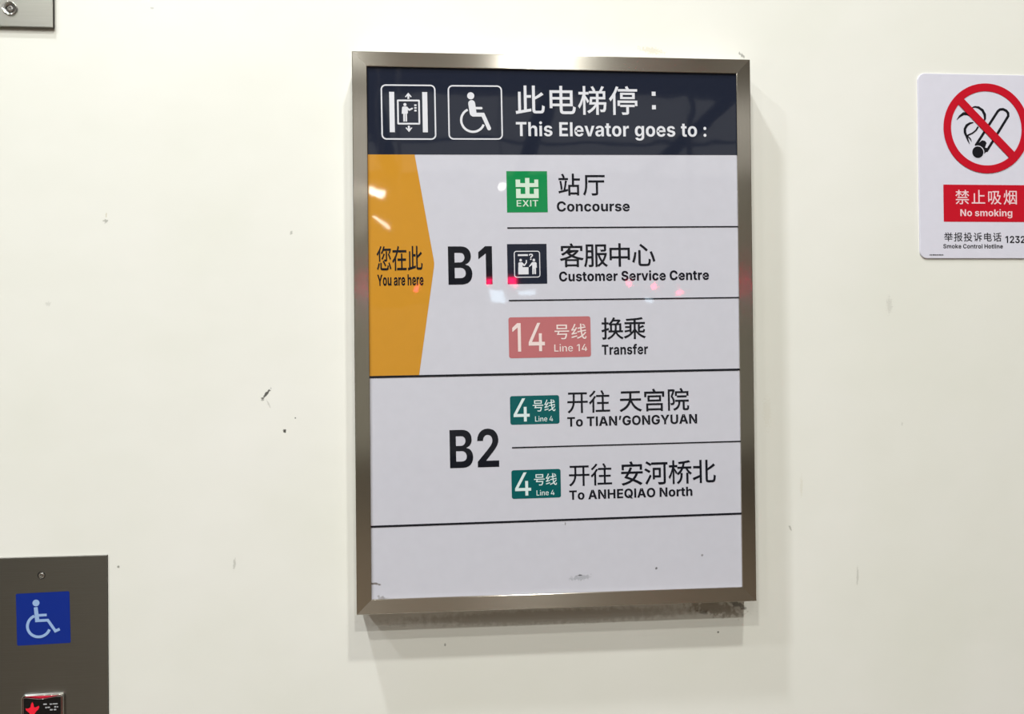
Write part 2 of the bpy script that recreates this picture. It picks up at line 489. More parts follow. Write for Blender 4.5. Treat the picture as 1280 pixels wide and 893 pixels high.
# ------------------------------------------------------------------ character outlines: width, contours
GLYPHS = {
'此': (350, '15 5 20 -23 188 8 186 34 136 25 136 161 186 161 186 186 136 186 136 294 109 294 109 20 70 14 70 223 44 223 44 9|203 294 203 32 207 2 220 -13 245 -16 298 -16 318 -13 330 0 337 24 340 60 327 64 315 71 312 33 307 14 296 9 248 9 237 10 232 17 231 31 231 140 282 167 328 196 306 218 273 192 231 166 231 294'),
'电': (350, '158 143 158 92 71 92 71 143|186 143 276 143 276 92 186 92|158 167 71 167 71 217 158 217|186 167 186 217 276 217 276 167|44 243 44 45 71 45 71 67 158 67 158 30 161 4 169 -12 185 -20 209 -22 286 -22 309 -18 324 -6 332 16 337 50 323 55 311 62 307 27 300 9 285 5 211 5 195 6 188 14 186 29 186 67 303 67 303 243 186 243 186 293 158 293 158 243'),
'梯': (350, '68 294 68 227 18 227 18 202 65 202 51 153 32 106 11 69 25 43 48 87 68 143 68 -28 92 -28 92 155 117 106 133 125 92 188 92 202 129 202 129 227 92 227 92 294|218 149 218 111 165 111 170 149|150 172 139 88 207 88 181 56 150 29 116 9 133 -11 164 9 193 35 218 66 218 -28 243 -28 243 88 307 88 303 46 298 30 294 27 289 26 263 28 267 16 270 3 300 4 310 6 318 12 327 38 332 100 332 111 243 111 243 149 321 149 321 237 279 237 306 286 281 294 269 265 254 237 197 237 208 242 197 267 181 293 160 285 174 261 185 237 137 237 137 215 218 215 218 172|243 215 297 215 297 172 243 172'),
'停': (350, '164 202 278 202 278 173 164 173|139 221 139 154 304 154 304 221|108 132 108 75 131 75 131 110 309 110 309 75 333 75 333 132|197 289 211 263 114 263 114 240 333 240 333 263 239 263 221 296|139 84 139 63 208 63 208 2 207 -3 201 -4 155 -4 164 -27 198 -26 220 -23 229 -18 233 -11 234 1 234 63 301 63 301 84|92 293 70 241 42 193 11 154 26 128 56 166 56 -28 80 -28 80 206 99 245 116 286'),
'站': (350, '20 228 20 204 157 204 157 228|34 184 45 119 51 58 73 62 67 123 55 188|61 285 75 258 85 232 109 240 99 265 84 292|116 192 106 119 92 50 16 33 23 7 155 41 153 65 115 56 128 120 140 187|164 127 164 -28 189 -28 189 -11 295 -11 295 -26 321 -26 321 127 247 127 247 196 336 196 336 222 247 222 247 294 220 294 220 127|189 14 189 102 295 102 295 14'),
'厅': (350, '44 272 44 153 42 99 34 42 12 -10 24 -18 34 -27 58 30 68 93 71 153 71 247 334 247 334 272|90 193 90 167 204 167 204 7 202 1 195 -1 137 -1 147 -27 188 -26 214 -22 224 -17 229 -8 231 7 231 167 326 167 326 193'),
'客': (350, '125 185 231 185 206 162 176 141 147 161 123 184|132 232 109 204 76 177 32 153 50 134 79 150 105 168 126 147 151 128 107 109 60 95 12 84 25 61 81 75 81 -28 107 -28 107 -16 245 -16 245 -27 272 -27 272 76 321 67 329 79 338 91 289 100 243 112 201 129 228 149 252 171 272 196 254 207 249 206 145 206 161 227|175 113 215 95 259 80 97 80 138 95|107 6 107 58 245 58 245 6|151 291 167 262 27 262 27 196 53 196 53 238 297 238 297 196 323 196 323 262 197 262 177 297'),
'服': (350, '38 281 38 155 36 99 29 39 12 -16 33 -28 47 8 55 49 60 91 115 91 115 4 114 -1 109 -3 73 -3 81 -28 109 -27 127 -23 135 -18 139 -9 140 4 140 281|62 257 115 257 115 199 62 199|62 175 115 175 115 116 61 116 62 155|300 137 286 95 265 58 244 96 227 137|171 280 171 -28 195 -28 195 137 204 137 224 85 251 39 225 13 197 -7 206 -16 212 -26 240 -6 266 19 292 -8 322 -28 340 -8 308 12 281 38 301 72 318 112 329 157 314 162 310 161 195 161 195 256 294 256 294 213 293 208 287 207 242 207 250 185 284 185 305 188 314 193 318 201 319 212 319 280'),
'中': (350, '160 294 160 231 34 231 34 65 60 65 60 87 160 87 160 -28 188 -28 188 87 289 87 289 67 316 67 316 231 188 231 188 294|60 113 60 206 160 206 160 113|289 113 188 113 188 206 289 206'),
'心': (350, '103 196 103 23 106 1 114 -12 129 -20 152 -22 223 -22 247 -18 262 -4 270 23 275 64 262 69 249 76 246 30 238 9 222 3 154 3 139 5 132 10 131 23 131 196|47 170 40 125 29 79 15 38 42 27 61 94 72 165|266 170 294 101 312 37 338 47 319 111 291 179|120 265 172 224 214 185 233 204 190 243 138 282'),
'换': (350, '57 294 57 223 17 223 17 199 57 199 57 121 13 108 20 82 57 95 57 4 56 0 52 -1 22 -1 30 -27 56 -26 72 -22 81 -13 83 4 83 103 121 115 117 140 83 129 83 199 116 199 116 223 83 223 83 294|188 241 261 241 232 206 160 206|117 101 117 78 201 78 182 48 148 18 98 -10 115 -28 166 1 200 33 222 65 249 27 283 -5 322 -27 339 -6 299 14 266 43 241 78 333 78 333 101 308 101 308 206 263 206 282 229 299 253 281 265 277 263 201 263 215 290 188 295 172 263 149 230 118 200 136 182 142 187 142 101|167 101 167 185 214 185 214 148 213 126 209 101|282 101 235 101 239 125 239 147 239 185 282 185'),
'乘': (350, '284 292 215 282 130 275 45 270 51 248 161 253 161 221 23 221 23 196 161 196 161 115 123 69 72 31 12 6 29 -16 79 7 124 39 161 78 161 -28 188 -28 188 79 226 39 271 6 320 -18 338 5 278 30 227 69 188 116 188 196 327 196 327 221 188 221 188 255 246 262 296 270|22 97 28 75 99 89 99 72 124 72 124 187 99 187 99 162 32 162 32 141 99 141 99 109|300 174 250 151 250 187 225 187 225 101 228 82 238 72 258 69 299 69 315 73 324 85 329 109 317 112 307 118 305 101 302 93 296 92 261 92 254 92 250 95 250 101 250 130 316 154'),
'号': (350, '91 256 258 256 258 209 91 209|65 280 65 186 285 186 285 280|22 154 22 130 94 130 71 67 255 67 248 33 241 11 232 0 225 -3 215 -4 155 -1 162 -13 165 -26 224 -27 241 -25 254 -18 266 -1 276 30 284 79 286 91 110 91 123 130 327 130 327 154'),
'线': (350, '19 19 25 -6 139 28 136 50|246 273 274 258 297 241 313 258 290 273 262 288|25 148 39 152 81 158 46 111 31 95 19 88 27 64 51 71 134 89 134 111 65 99 104 150 140 207 118 221 96 182 52 177 82 227 108 282 84 293 58 232 36 195 26 180 16 173|311 122 286 91 255 62 247 93 241 129 330 145 326 168 238 152 233 198 320 211 316 235 232 222 230 295 204 295 207 218 152 210 156 186 208 194 213 147 145 135 149 111 216 124 223 82 233 47 186 20 133 0 150 -22 198 -2 242 23 258 -4 277 -21 300 -27 319 -23 331 -7 337 24 327 29 318 38 315 14 310 2 303 -1 288 3 275 17 264 39 302 73 333 112'),
'开': (350, '227 246 227 146 129 146 129 161 129 246|18 146 18 121 101 121 94 86 80 51 56 19 19 -10 30 -19 40 -29 80 4 106 41 121 80 128 121 227 121 227 -28 254 -28 254 121 332 121 332 146 254 146 254 246 321 246 321 271 31 271 31 246 103 246 103 161 102 146'),
'往': (350, '87 293 68 268 43 242 15 221 29 200 60 224 89 253 112 284|192 287 209 257 221 229 246 239 234 266 216 296|94 215 71 180 42 147 11 120 25 94 62 130 62 -28 89 -28 89 162 118 206|122 227 122 202 211 202 211 123 135 123 135 98 211 98 211 8 112 8 112 -17 335 -17 335 8 238 8 238 98 315 98 315 123 238 123 238 202 326 202 326 227'),
'天': (350, '23 159 23 133 152 133 138 95 112 59 72 25 15 -5 32 -27 90 3 131 37 159 74 175 113 200 66 232 26 272 -5 320 -27 338 -4 289 17 249 47 217 86 194 133 328 133 328 159 185 159 187 199 187 241 313 241 313 267 36 267 36 241 159 241 159 199 157 159'),
'宫': (350, '102 176 249 176 249 136 102 136|77 198 77 114 274 114 274 198|56 83 56 -28 81 -28 81 -15 272 -15 272 -27 298 -27 298 83|81 8 81 60 272 60 272 8|147 289 164 255 29 255 29 180 55 180 55 229 294 229 294 180 322 180 322 255 195 255 174 296'),
'院': (350, '163 188 163 165 304 165 304 188|136 125 136 101 185 101 179 64 166 34 143 11 105 -7 114 -17 121 -28 162 -7 188 21 203 57 210 101 247 101 247 9 250 -11 259 -21 277 -24 309 -24 326 -19 335 -2 339 34 327 38 316 44 315 15 312 2 306 -1 281 -1 274 1 272 9 272 101 334 101 334 125|205 289 224 251 134 251 134 189 159 189 159 228 307 228 307 189 332 189 332 251 245 251 252 253 242 274 229 297|28 280 28 -27 51 -27 51 256 98 256 70 177 89 150 99 126 102 105 100 90 94 81 83 78 63 78 67 66 69 55 93 56 103 58 111 62 119 72 124 86 125 103 123 126 113 152 93 180 129 271 111 281 107 280'),
'安': (350, '145 288 161 254 33 254 33 183 59 183 59 229 290 229 290 183 318 183 318 254 192 254 172 295|230 132 217 106 202 83 183 62 109 90 136 132|105 132 68 78 160 44 122 24 79 8 29 -3 46 -27 99 -13 147 7 188 32 250 2 298 -26 320 -3 271 24 210 52 229 75 246 102 260 132 327 132 327 157 151 157 176 209 147 214 135 186 119 157 24 157 24 132'),
'河': (350, '11 175 76 137 91 158 26 194|22 -6 44 -23 76 32 107 90 88 107 54 46|28 270 93 231 109 252 109 246 284 246 284 11 281 2 273 0 203 1 214 -27 262 -27 291 -22 302 -16 308 -6 310 10 310 246 338 246 338 272 109 272 109 252 43 289|130 198 130 46 154 46 154 70 240 70 240 198|154 174 216 174 216 94 154 94'),
'桥': (350, '182 117 182 90 180 65 172 39 156 12 128 -12 147 -30 177 -2 196 28 205 60 208 90 208 117|265 117 265 -27 291 -27 291 117|140 203 140 179 192 179 175 154 154 132 129 114 145 93 176 116 200 145 219 179 255 179 273 147 297 118 322 95 340 114 318 131 297 154 280 179 335 179 335 203 228 203 241 254 282 260 318 267 302 289 232 276 151 268 158 246 215 250 209 226 202 203|68 294 68 227 18 227 18 202 65 202 51 153 32 106 11 69 25 43 48 88 68 144 68 -28 91 -28 91 158 116 110 132 129 91 189 91 202 133 202 133 227 91 227 91 294'),
'北': (350, '12 43 24 17 113 54 113 -25 139 -25 139 288 113 288 113 205 22 205 22 179 113 179 113 81|312 234 273 202 225 171 225 287 198 287 198 28 202 -1 215 -16 241 -20 297 -20 318 -15 331 -1 338 26 341 67 328 71 316 79 313 34 307 12 295 6 243 6 232 7 226 14 225 28 225 144 281 176 332 211'),
'您': (350, '164 197 152 173 137 151 119 132 139 117 166 150 188 191|216 226 216 123 215 120 210 118 175 118 183 96 211 96 229 99 237 104 240 112 241 123 241 226|261 188 286 152 304 117 326 129 308 162 282 198|92 75 92 14 96 -8 112 -18 145 -21 229 -21 250 -19 264 -11 271 6 275 34 263 38 251 44 248 17 241 5 227 3 146 3 128 4 120 7 118 15 118 75|145 91 174 59 195 29 216 42 195 72 165 102|269 71 292 29 306 -9 331 0 316 39 292 80|53 74 37 35 17 -2 41 -14 60 24 76 64|164 294 149 261 130 232 108 208 127 191 147 213 165 238 297 238 280 204 302 199 331 257 313 262 308 261 177 261 188 288|96 295 73 257 44 222 12 193 29 172 63 206 63 94 89 94 89 237 105 262 120 287'),
'在': (350, '137 294 118 240 22 240 22 215 107 215 82 171 50 132 13 100 27 76 48 93 68 111 68 -27 94 -27 94 143 117 178 137 215 329 215 329 240 147 240 164 287|209 196 209 129 131 129 131 104 209 104 209 5 117 5 117 -20 328 -20 328 5 236 5 236 104 315 104 315 129 236 129 236 196'),
'禁': (350, '231 38 271 7 303 -23 325 -9 292 21 252 50|63 136 63 114 292 114 292 136|87 50 68 28 45 9 19 -7 40 -23 66 -5 90 17 111 42|85 294 85 259 26 259 26 237 77 237 58 210 36 187 13 169 29 151 59 177 85 212 85 148 109 148 109 211 150 178 164 195 109 233 109 237 158 237 158 259 109 259 109 294|23 86 23 63 163 63 163 0 162 -4 156 -6 109 -5 118 -28 152 -28 175 -25 184 -20 188 -12 190 0 190 63 328 63 328 86|237 294 237 259 174 259 174 237 227 237 208 211 184 188 159 171 175 153 208 180 237 215 237 148 262 148 262 214 289 179 319 153 335 171 312 189 288 211 269 237 324 237 324 259 262 259 262 294'),
'止': (350, '66 217 66 15 17 15 17 -11 332 -11 332 15 202 15 202 151 317 151 317 177 202 177 202 293 175 293 175 15 93 15 93 217'),
'吸': (350, '128 271 128 247 167 247 162 164 149 93 126 34 90 -13 112 -28 144 14 166 65 180 124 203 79 231 39 199 12 163 -8 181 -28 216 -7 248 21 282 -7 321 -27 339 -5 312 7 288 22 265 41 290 77 309 120 323 170 307 177 303 176 263 176 288 271|193 247 257 247 244 197 230 153 293 153 282 118 266 86 248 59 223 93 203 132 187 174|27 261 27 32 50 32 50 65 115 65 115 261|50 236 92 236 92 90 50 90'),
'烟': (350, '29 223 24 178 14 137 33 129 44 174 49 220|120 233 109 195 96 160 112 152 143 224|67 292 67 173 66 124 59 76 42 31 14 -11 32 -29 56 2 72 35 83 70 122 10 141 30 88 100 91 136 92 173 92 292|222 243 222 196 222 183 176 183 176 161 221 161 214 120 199 80 169 42 186 27 209 55 225 84 235 114 260 70 278 32 297 42 272 91 241 144 242 161 291 161 291 183 243 183 243 195 243 243|143 278 143 -28 167 -28 167 -7 300 -7 300 -26 325 -26 325 278|167 16 167 255 300 255 300 16'),
'举': (350, '139 287 157 258 171 231 194 242 180 268 161 296|55 276 75 250 91 225 20 225 20 201 104 201 79 169 46 142 10 123 28 103 68 128 104 161 132 201 221 201 249 163 284 130 323 106 341 127 306 146 274 171 248 201 331 201 331 225 252 225 294 280 267 290 247 257 223 225 96 225 115 235 99 261 77 287|162 176 162 133 82 133 82 109 162 109 162 65 32 65 32 41 162 41 162 -28 188 -28 188 41 321 41 321 65 188 65 188 109 271 109 271 133 188 133 188 176'),
'报': (350, '148 282 148 -27 174 -27 174 138 185 138 200 103 218 69 239 39 210 12 176 -9 194 -29 227 -7 256 20 286 -7 319 -27 337 -5 303 14 273 40 296 76 313 115 325 158 308 163 303 162 174 162 174 258 286 258 283 223 278 208 273 206 264 205 211 207 216 197 218 186 275 185 290 187 300 194 307 206 311 231 313 271 314 282|210 138 293 138 278 97 256 59 230 97|66 294 66 223 16 223 16 198 66 198 66 123 11 109 18 82 66 96 66 5 64 -2 58 -3 15 -3 24 -28 58 -27 78 -23 87 -18 91 -9 93 5 93 104 135 117 132 142 93 131 93 198 133 198 133 223 93 223 93 294'),
'投': (350, '64 294 64 223 16 223 16 199 64 199 64 123 12 109 20 83 64 97 64 5 62 0 57 -1 21 -1 29 -25 59 -25 77 -21 84 -15 88 -7 90 5 90 104 126 115 123 139 90 130 90 199 133 199 133 223 90 223 90 294|166 282 166 243 163 217 149 191 120 167 138 148 164 169 180 192 188 218 190 242 190 257 252 257 252 201 254 179 263 168 282 164 311 164 331 166 328 189 311 187 284 187 278 190 277 200 277 282|276 115 261 90 242 67 221 48 200 68 182 90 167 115|132 139 132 115 146 115 141 113 157 83 177 56 199 33 169 17 137 4 104 -5 111 -16 117 -29 153 -18 188 -3 220 15 250 -3 283 -18 319 -28 336 -4 302 5 271 17 243 32 271 60 294 94 311 133 294 140 289 139'),
'诉': (350, '37 269 71 239 98 210 116 230 88 258 54 286|67 -21 83 -4 139 43 129 65 94 37 94 184 14 184 14 159 69 159 69 32 66 17 59 5 52 -2|154 261 154 162 152 105 141 44 115 -12 126 -18 136 -27 164 32 177 98 180 159 243 159 243 103 199 123 186 103 243 76 243 -27 269 -27 269 63 316 33 329 56 303 73 269 91 269 159 333 159 333 185 180 185 180 242 251 255 314 273 291 293 229 275'),
'话': (350, '35 269 63 242 85 216 103 235 80 260 51 285|146 103 146 -28 172 -28 172 -14 288 -14 288 -27 315 -27 315 103 243 103 243 161 336 161 336 186 243 186 243 254 283 262 317 271 299 292 221 274 127 262 135 240 217 250 217 186 128 186 128 161 217 161 217 103|172 10 172 78 288 78 288 10|15 184 15 159 64 159 64 37 61 22 53 10 45 2 61 -18 77 -2 135 43 125 65 89 38 89 184'),
'1': (420, '276 509 276 0 212 0 212 440 86 358 86 427 198 509'),
'4': (453, '40 105 40 158 247 509 311 509 109 166 109 163 413 163 413 105|282 0 282 121 282 146 282 318 343 318 343 0'),
}
BOLD = {
'0': (452, '226 -7 186 -3 150 7 119 24 92 48 70 78 53 113 37 178 32 254 37 331 54 395 71 431 92 461 119 485 150 502 186 512 226 516 267 512 302 502 334 485 360 461 382 431 399 395 415 331 421 254 415 178 399 113 382 78 360 48 334 24 303 7 267 -3|226 80 254 85 277 99 295 123 307 157 315 201 318 254 315 308 307 352 295 386 277 410 254 425 226 430 198 425 175 410 157 386 145 352 137 308 135 254 137 201 145 157 157 123 175 99 198 85'),
'1': (400, '298 509 298 0 195 0 195 412 74 335 74 430 187 509'),
'2': (452, '49 0 49 75 229 244 268 285 282 303 292 321 299 339 301 359 298 380 290 398 278 413 262 423 243 430 222 432 200 430 180 423 165 411 153 395 146 376 143 353 44 353 50 399 67 439 94 472 129 496 173 511 223 516 273 511 317 497 353 474 379 443 396 407 402 366 399 337 391 309 375 280 351 248 317 210 270 165 193 89 193 86 409 86 409 0'),
'3': (452, '221 -7 169 -2 123 12 84 34 55 64 36 101 28 143 134 143 138 125 147 109 161 96 178 87 199 81 221 80 245 82 265 88 282 99 295 114 304 133 306 156 304 177 296 196 282 212 263 225 238 233 209 236 153 236 153 305 268 420 268 423 54 423 54 509 394 509 394 433 226 271 226 293 279 294 325 283 363 261 391 230 409 192 415 149 412 119 404 92 390 67 360 36 320 13 273 -2'),
'4': (452, '22 90 22 173 213 509 314 509 127 179 127 175 430 175 430 90|266 0 266 115 269 152 269 318 364 318 364 0'),
':': (188, '95 -6 72 -2 52 10 40 29 35 52 40 75 52 94 72 107 95 111 118 107 137 94 150 75 154 52 150 29 137 10 118 -2|95 247 72 251 52 264 40 283 35 306 40 329 52 347 72 360 95 364 118 360 137 347 150 329 154 306 150 283 137 264 118 251'),
'?': (391, '133 157 133 165 135 203 141 233 150 255 163 273 179 287 199 300 220 316 237 333 249 352 253 375 251 392 245 406 235 417 222 426 207 431 191 433 175 431 160 426 146 417 136 405 128 389 125 370 27 370 33 415 50 452 76 480 110 500 149 512 191 516 238 512 278 500 312 480 337 452 353 419 358 378 353 339 338 306 314 279 282 256 264 244 250 232 239 220 231 205 226 187 225 165 225 157|179 -6 155 -2 136 10 123 28 119 51 123 75 136 93 155 105 179 109 204 105 223 93 236 75 240 51 236 28 223 10 204 -2'),
'A': (522, '17 0 191 509 327 509 506 0 390 0 308 246 278 350 246 473 269 473 239 349 210 246 132 0|125 118 125 200 397 200 397 118'),
'B': (463, '46 0 46 509 248 509 299 505 341 492 374 472 397 446 411 414 416 378 413 350 404 326 390 305 371 289 349 277 325 269 325 264 352 259 379 248 402 229 420 205 432 175 436 140 431 102 416 68 392 40 358 18 314 5 261 0|150 86 240 86 280 90 307 104 323 124 328 150 326 170 318 188 306 203 289 214 268 222 243 224 150 224|150 295 233 295 254 297 273 303 288 313 300 326 308 342 311 361 306 387 291 407 267 420 235 424 150 424'),
'C': (518, '268 -7 225 -3 185 7 147 24 114 48 86 77 63 113 46 155 36 202 32 254 36 307 46 354 63 396 86 432 115 461 148 485 185 502 225 512 268 516 310 513 349 504 385 489 416 468 442 443 463 412 479 376 488 335 382 335 377 355 369 372 358 387 345 400 329 410 311 417 292 422 271 423 233 418 201 403 174 379 154 346 142 304 138 254 142 204 155 162 175 129 201 105 233 91 270 86 291 87 311 92 328 99 344 109 358 122 369 137 377 154 382 174 488 174 481 139 467 106 447 76 422 48 391 25 355 8 314 -3'),
'E': (425, '46 0 46 509 387 509 387 422 150 422 150 300 369 300 369 215 150 215 150 87 387 87 387 0'),
'G': (525, '272 -7 226 -3 184 7 146 25 113 49 85 79 62 115 45 156 35 203 32 254 36 306 46 353 63 395 87 431 115 461 149 485 186 502 226 512 269 516 311 513 349 503 384 488 415 468 442 443 462 414 478 381 486 345 380 345 374 362 365 378 354 391 341 402 327 411 310 418 291 422 271 423 234 418 202 404 175 380 155 346 142 305 138 255 142 205 155 163 175 130 201 106 234 91 272 86 306 89 335 99 359 115 376 137 386 164 390 195 412 192 280 192 280 271 491 271 491 208 488 165 479 127 463 93 442 63 416 39 385 19 350 5 313 -4'),
'H': (523, '46 0 46 509 150 509 150 303 372 303 372 509 477 509 477 0 372 0 372 217 150 217 150 0'),
'I': (196, '46 0 46 509 150 509 150 0'),
'L': (396, '46 0 46 509 150 509 150 87 370 87 370 0'),
'N': (533, '46 0 46 509 162 509 323 251 348 208 374 157 400 93 389 93 385 153 382 215 381 265 381 509 487 509 487 0 371 0 225 234 195 285 166 339 131 411 144 411 148 340 152 279 153 234 153 0'),
'O': (539, '270 -7 226 -3 186 7 148 24 115 48 87 77 63 113 46 155 36 202 32 254 36 307 46 354 63 396 87 432 115 461 148 485 186 502 226 512 270 516 313 512 353 502 391 485 424 461 452 432 476 396 493 354 503 307 507 254 503 202 493 155 476 113 452 77 424 47 391 24 353 7 313 -3|270 86 307 91 339 105 365 129 385 162 397 204 401 254 397 305 385 347 365 380 339 404 307 418 270 423 233 418 201 404 174 380 154 347 142 305 138 254 142 204 154 162 174 129 201 105 233 91'),
'Q': (543, '237 175 326 175 374 115 416 65 501 -42 404 -42 345 30 317 70|270 -7 226 -3 186 7 148 24 115 48 87 77 63 113 46 155 36 202 32 254 36 307 46 354 63 396 87 432 115 461 148 485 186 502 226 512 270 516 313 512 353 502 391 485 424 461 452 432 476 396 493 354 503 307 507 254 503 202 493 155 476 113 452 77 424 47 391 24 353 7 313 -3|270 86 307 91 339 105 365 129 385 162 397 204 401 254 397 305 385 347 365 380 339 404 307 418 270 423 233 418 201 404 174 380 154 347 142 305 138 254 142 204 154 162 174 129 201 105 233 91'),
'S': (458, '233 -7 176 -3 126 11 86 35 56 67 42 93 33 124 29 158 130 158 135 134 146 115 161 100 181 89 205 83 232 81 258 83 280 89 299 98 313 112 321 127 324 145 322 162 314 175 301 186 284 195 262 203 236 210 180 224 140 236 107 253 79 273 59 298 47 328 43 363 49 406 67 443 97 474 136 497 182 511 234 516 287 511 333 497 370 473 398 443 416 406 422 364 322 364 314 391 295 411 268 424 233 428 209 426 188 421 171 412 159 400 152 385 149 369 152 352 161 338 174 327 191 318 210 311 231 305 277 294 308 285 337 274 363 260 385 244 404 224 418 202 426 175 429 145 423 102 406 64 377 34 339 11 290 -3'),
'T': (467, '26 422 26 509 441 509 441 422 286 422 286 0 182 0 182 422'),
'U': (512, '256 -7 197 -1 146 16 116 34 92 55 72 81 58 111 49 143 46 179 46 509 150 509 150 187 154 159 164 134 179 114 200 98 226 88 256 85 286 88 312 98 333 114 349 134 358 159 362 187 362 509 466 509 466 179 463 143 454 111 440 81 420 55 396 34 366 16 315 -1'),
'X': (517, '17 0 227 299 227 220 34 509 155 509 211 424 236 380 255 343 273 306 245 306 264 343 283 380 309 424 366 509 484 509 294 225 294 301 499 0 376 0 305 107 282 143 266 172 250 202 266 202 250 172 234 143 211 107 138 0'),
'Y': (511, '205 0 205 191 17 509 139 509 225 350 248 303 270 247 247 247 257 277 267 303 290 350 373 509 495 509 309 191 309 0'),
'a': (406, '150 -7 116 -4 85 5 59 21 40 44 27 72 23 107 26 136 35 160 49 180 67 195 89 206 113 215 140 220 167 224 221 230 238 234 251 240 258 247 260 258 260 260 258 275 253 288 245 298 233 305 218 309 200 311 182 309 166 305 152 298 142 289 134 279 128 267 34 282 47 313 67 339 93 359 124 374 160 384 200 387 231 385 260 379 288 370 312 357 333 339 349 317 359 289 362 257 362 0 265 0 265 53 262 53 251 36 237 22 220 10 200 0 177 -5|179 64 202 67 222 74 238 85 250 100 258 117 261 137 261 178 247 172 227 167 204 163 185 160 167 157 152 152 139 145 129 135 124 124 122 110 123 96 129 85 138 76 149 70 163 66'),
'c': (412, '214 -7 178 -5 145 4 115 17 89 36 68 59 50 86 33 134 28 189 33 245 50 293 68 320 89 343 115 362 145 376 178 384 214 387 247 384 277 378 304 367 328 353 348 334 364 313 377 288 384 260 289 242 285 256 279 269 272 280 264 289 254 296 242 302 230 305 215 306 190 302 170 291 153 274 142 250 135 222 132 190 135 158 142 129 153 106 170 88 190 77 215 73 230 74 243 78 254 83 264 91 273 101 280 112 286 125 290 140 385 122 377 94 365 68 349 46 329 27 305 12 278 1 247 -5'),
'e': (417, '216 -7 162 -1 116 16 89 35 68 57 50 85 33 133 28 189 33 244 50 292 78 332 114 362 143 376 176 384 211 387 247 384 281 375 312 360 338 339 360 312 377 278 387 239 390 193 390 164 70 164 70 229 340 229 293 211 290 239 283 263 272 283 256 297 236 307 212 310 187 306 167 297 151 283 139 264 131 241 129 216 129 171 132 140 140 115 153 95 171 81 193 73 218 70 235 71 251 75 264 81 276 90 285 101 292 115 385 97 372 68 352 42 327 21 295 6 258 -4'),
'f': (278, '256 382 256 304 7 304 7 382|74 0 74 411 78 449 90 479 110 503 135 519 165 530 198 533 221 532 242 529 272 522 253 445 238 449 219 450 199 447 186 439 179 426 176 408 176 0'),
'g': (442, '213 -151 169 -148 130 -139 98 -125 73 -106 54 -83 42 -57 130 -33 136 -43 145 -54 156 -63 171 -70 190 -75 213 -77 248 -72 275 -59 287 -44 295 -26 297 -3 297 68 289 68 281 53 269 38 254 25 235 15 212 8 183 5 142 10 105 26 73 51 49 87 33 134 28 192 33 251 49 300 74 338 106 365 143 381 183 387 213 384 237 376 257 364 273 349 285 333 293 318 297 318 297 382 398 382 398 3 396 -29 388 -58 375 -83 346 -113 309 -134 264 -147|215 83 239 87 260 96 276 112 288 134 295 160 297 192 295 224 288 251 276 274 260 291 240 301 215 305 190 301 170 290 154 273 142 250 135 223 133 192 135 161 142 134 154 113 170 97 191 87'),
'h': (436, '146 221 146 0 44 0 44 509 144 509 144 287 136 287 155 329 182 361 204 375 230 384 260 387 298 382 330 369 356 348 376 320 388 285 392 243 392 0 289 0 289 225 285 257 271 281 249 296 220 301 200 299 182 292 167 280 156 264 148 245'),
'i': (190, '44 0 44 382 146 382 146 0|95 432 73 436 55 447 43 464 39 484 43 505 55 522 73 533 95 537 116 533 135 522 147 505 151 484 147 464 135 447 116 436'),
'k': (406, '137 112 137 235 152 235 277 382 395 382 230 190 206 190|44 0 44 509 146 509 146 0|282 0 168 167 236 240 403 0'),
'l': (190, '44 0 44 509 146 509 146 0'),
'm': (638, '44 0 44 382 139 382 144 287 136 287 147 319 162 344 181 364 203 377 227 385 252 388 277 385 300 376 318 361 340 328 356 281 344 281 355 314 372 341 393 362 417 376 444 385 473 388 506 384 535 372 560 354 579 328 591 296 595 258 595 0 492 0 492 238 488 266 475 286 455 298 432 302 414 300 398 294 386 284 376 270 371 254 369 235 369 0 270 0 270 241 265 266 253 285 234 298 210 302 193 300 178 294 165 284 155 270 148 252 146 231 146 0'),
'n': (435, '146 221 146 0 44 0 44 382 140 382 142 287 136 287 155 329 182 361 204 375 230 384 260 387 298 382 330 369 356 348 376 320 388 285 392 243 392 0 289 0 289 225 285 257 271 281 249 296 220 301 200 299 182 292 167 280 156 264 148 245'),
'o': (429, '215 -7 178 -5 145 4 115 17 89 36 68 59 50 86 33 134 28 189 33 245 50 293 68 320 89 343 115 362 145 376 178 384 215 387 251 384 284 376 314 362 340 343 361 320 379 293 396 245 401 189 396 134 379 86 361 59 340 36 314 17 284 4 251 -5|215 73 240 77 260 88 276 106 288 130 295 158 297 190 295 221 288 250 276 273 260 291 240 302 215 306 189 302 169 291 153 273 141 250 134 222 132 190 134 158 141 130 153 106 169 88 189 77'),
'r': (285, '44 0 44 382 143 382 143 315 147 315 161 346 182 369 209 382 239 387 256 386 272 384 272 292 252 296 228 297 206 295 186 287 169 275 157 259 149 240 146 217 146 0'),
's': (392, '195 -7 152 -4 114 6 81 22 56 44 37 72 27 104 122 121 132 97 148 81 170 71 198 68 225 70 245 79 257 91 262 107 259 121 250 132 234 140 212 146 147 160 98 175 64 198 49 218 40 241 37 268 42 302 57 331 81 355 113 372 152 383 197 387 239 384 275 374 305 359 329 339 346 314 356 285 265 269 257 287 243 301 224 310 199 313 175 311 156 303 143 290 139 274 142 261 150 250 165 241 188 235 257 221 305 206 339 184 354 165 363 143 366 118 361 83 344 52 318 27 284 8 243 -4'),
't': (256, '233 382 233 304 7 304 7 382|59 473 162 473 162 112 164 96 170 85 181 78 197 76 213 78 229 81 244 4 227 -1 210 -3 178 -5 142 -2 113 7 90 23 73 44 63 71 59 103'),
'u': (436, '175 -5 138 0 106 12 80 34 60 62 48 97 44 139 44 382 146 382 146 157 151 125 165 101 186 86 215 81 236 83 254 90 269 102 280 118 287 137 289 161 289 382 392 382 392 0 295 0 294 95 300 95 281 53 254 21 231 7 205 -2'),
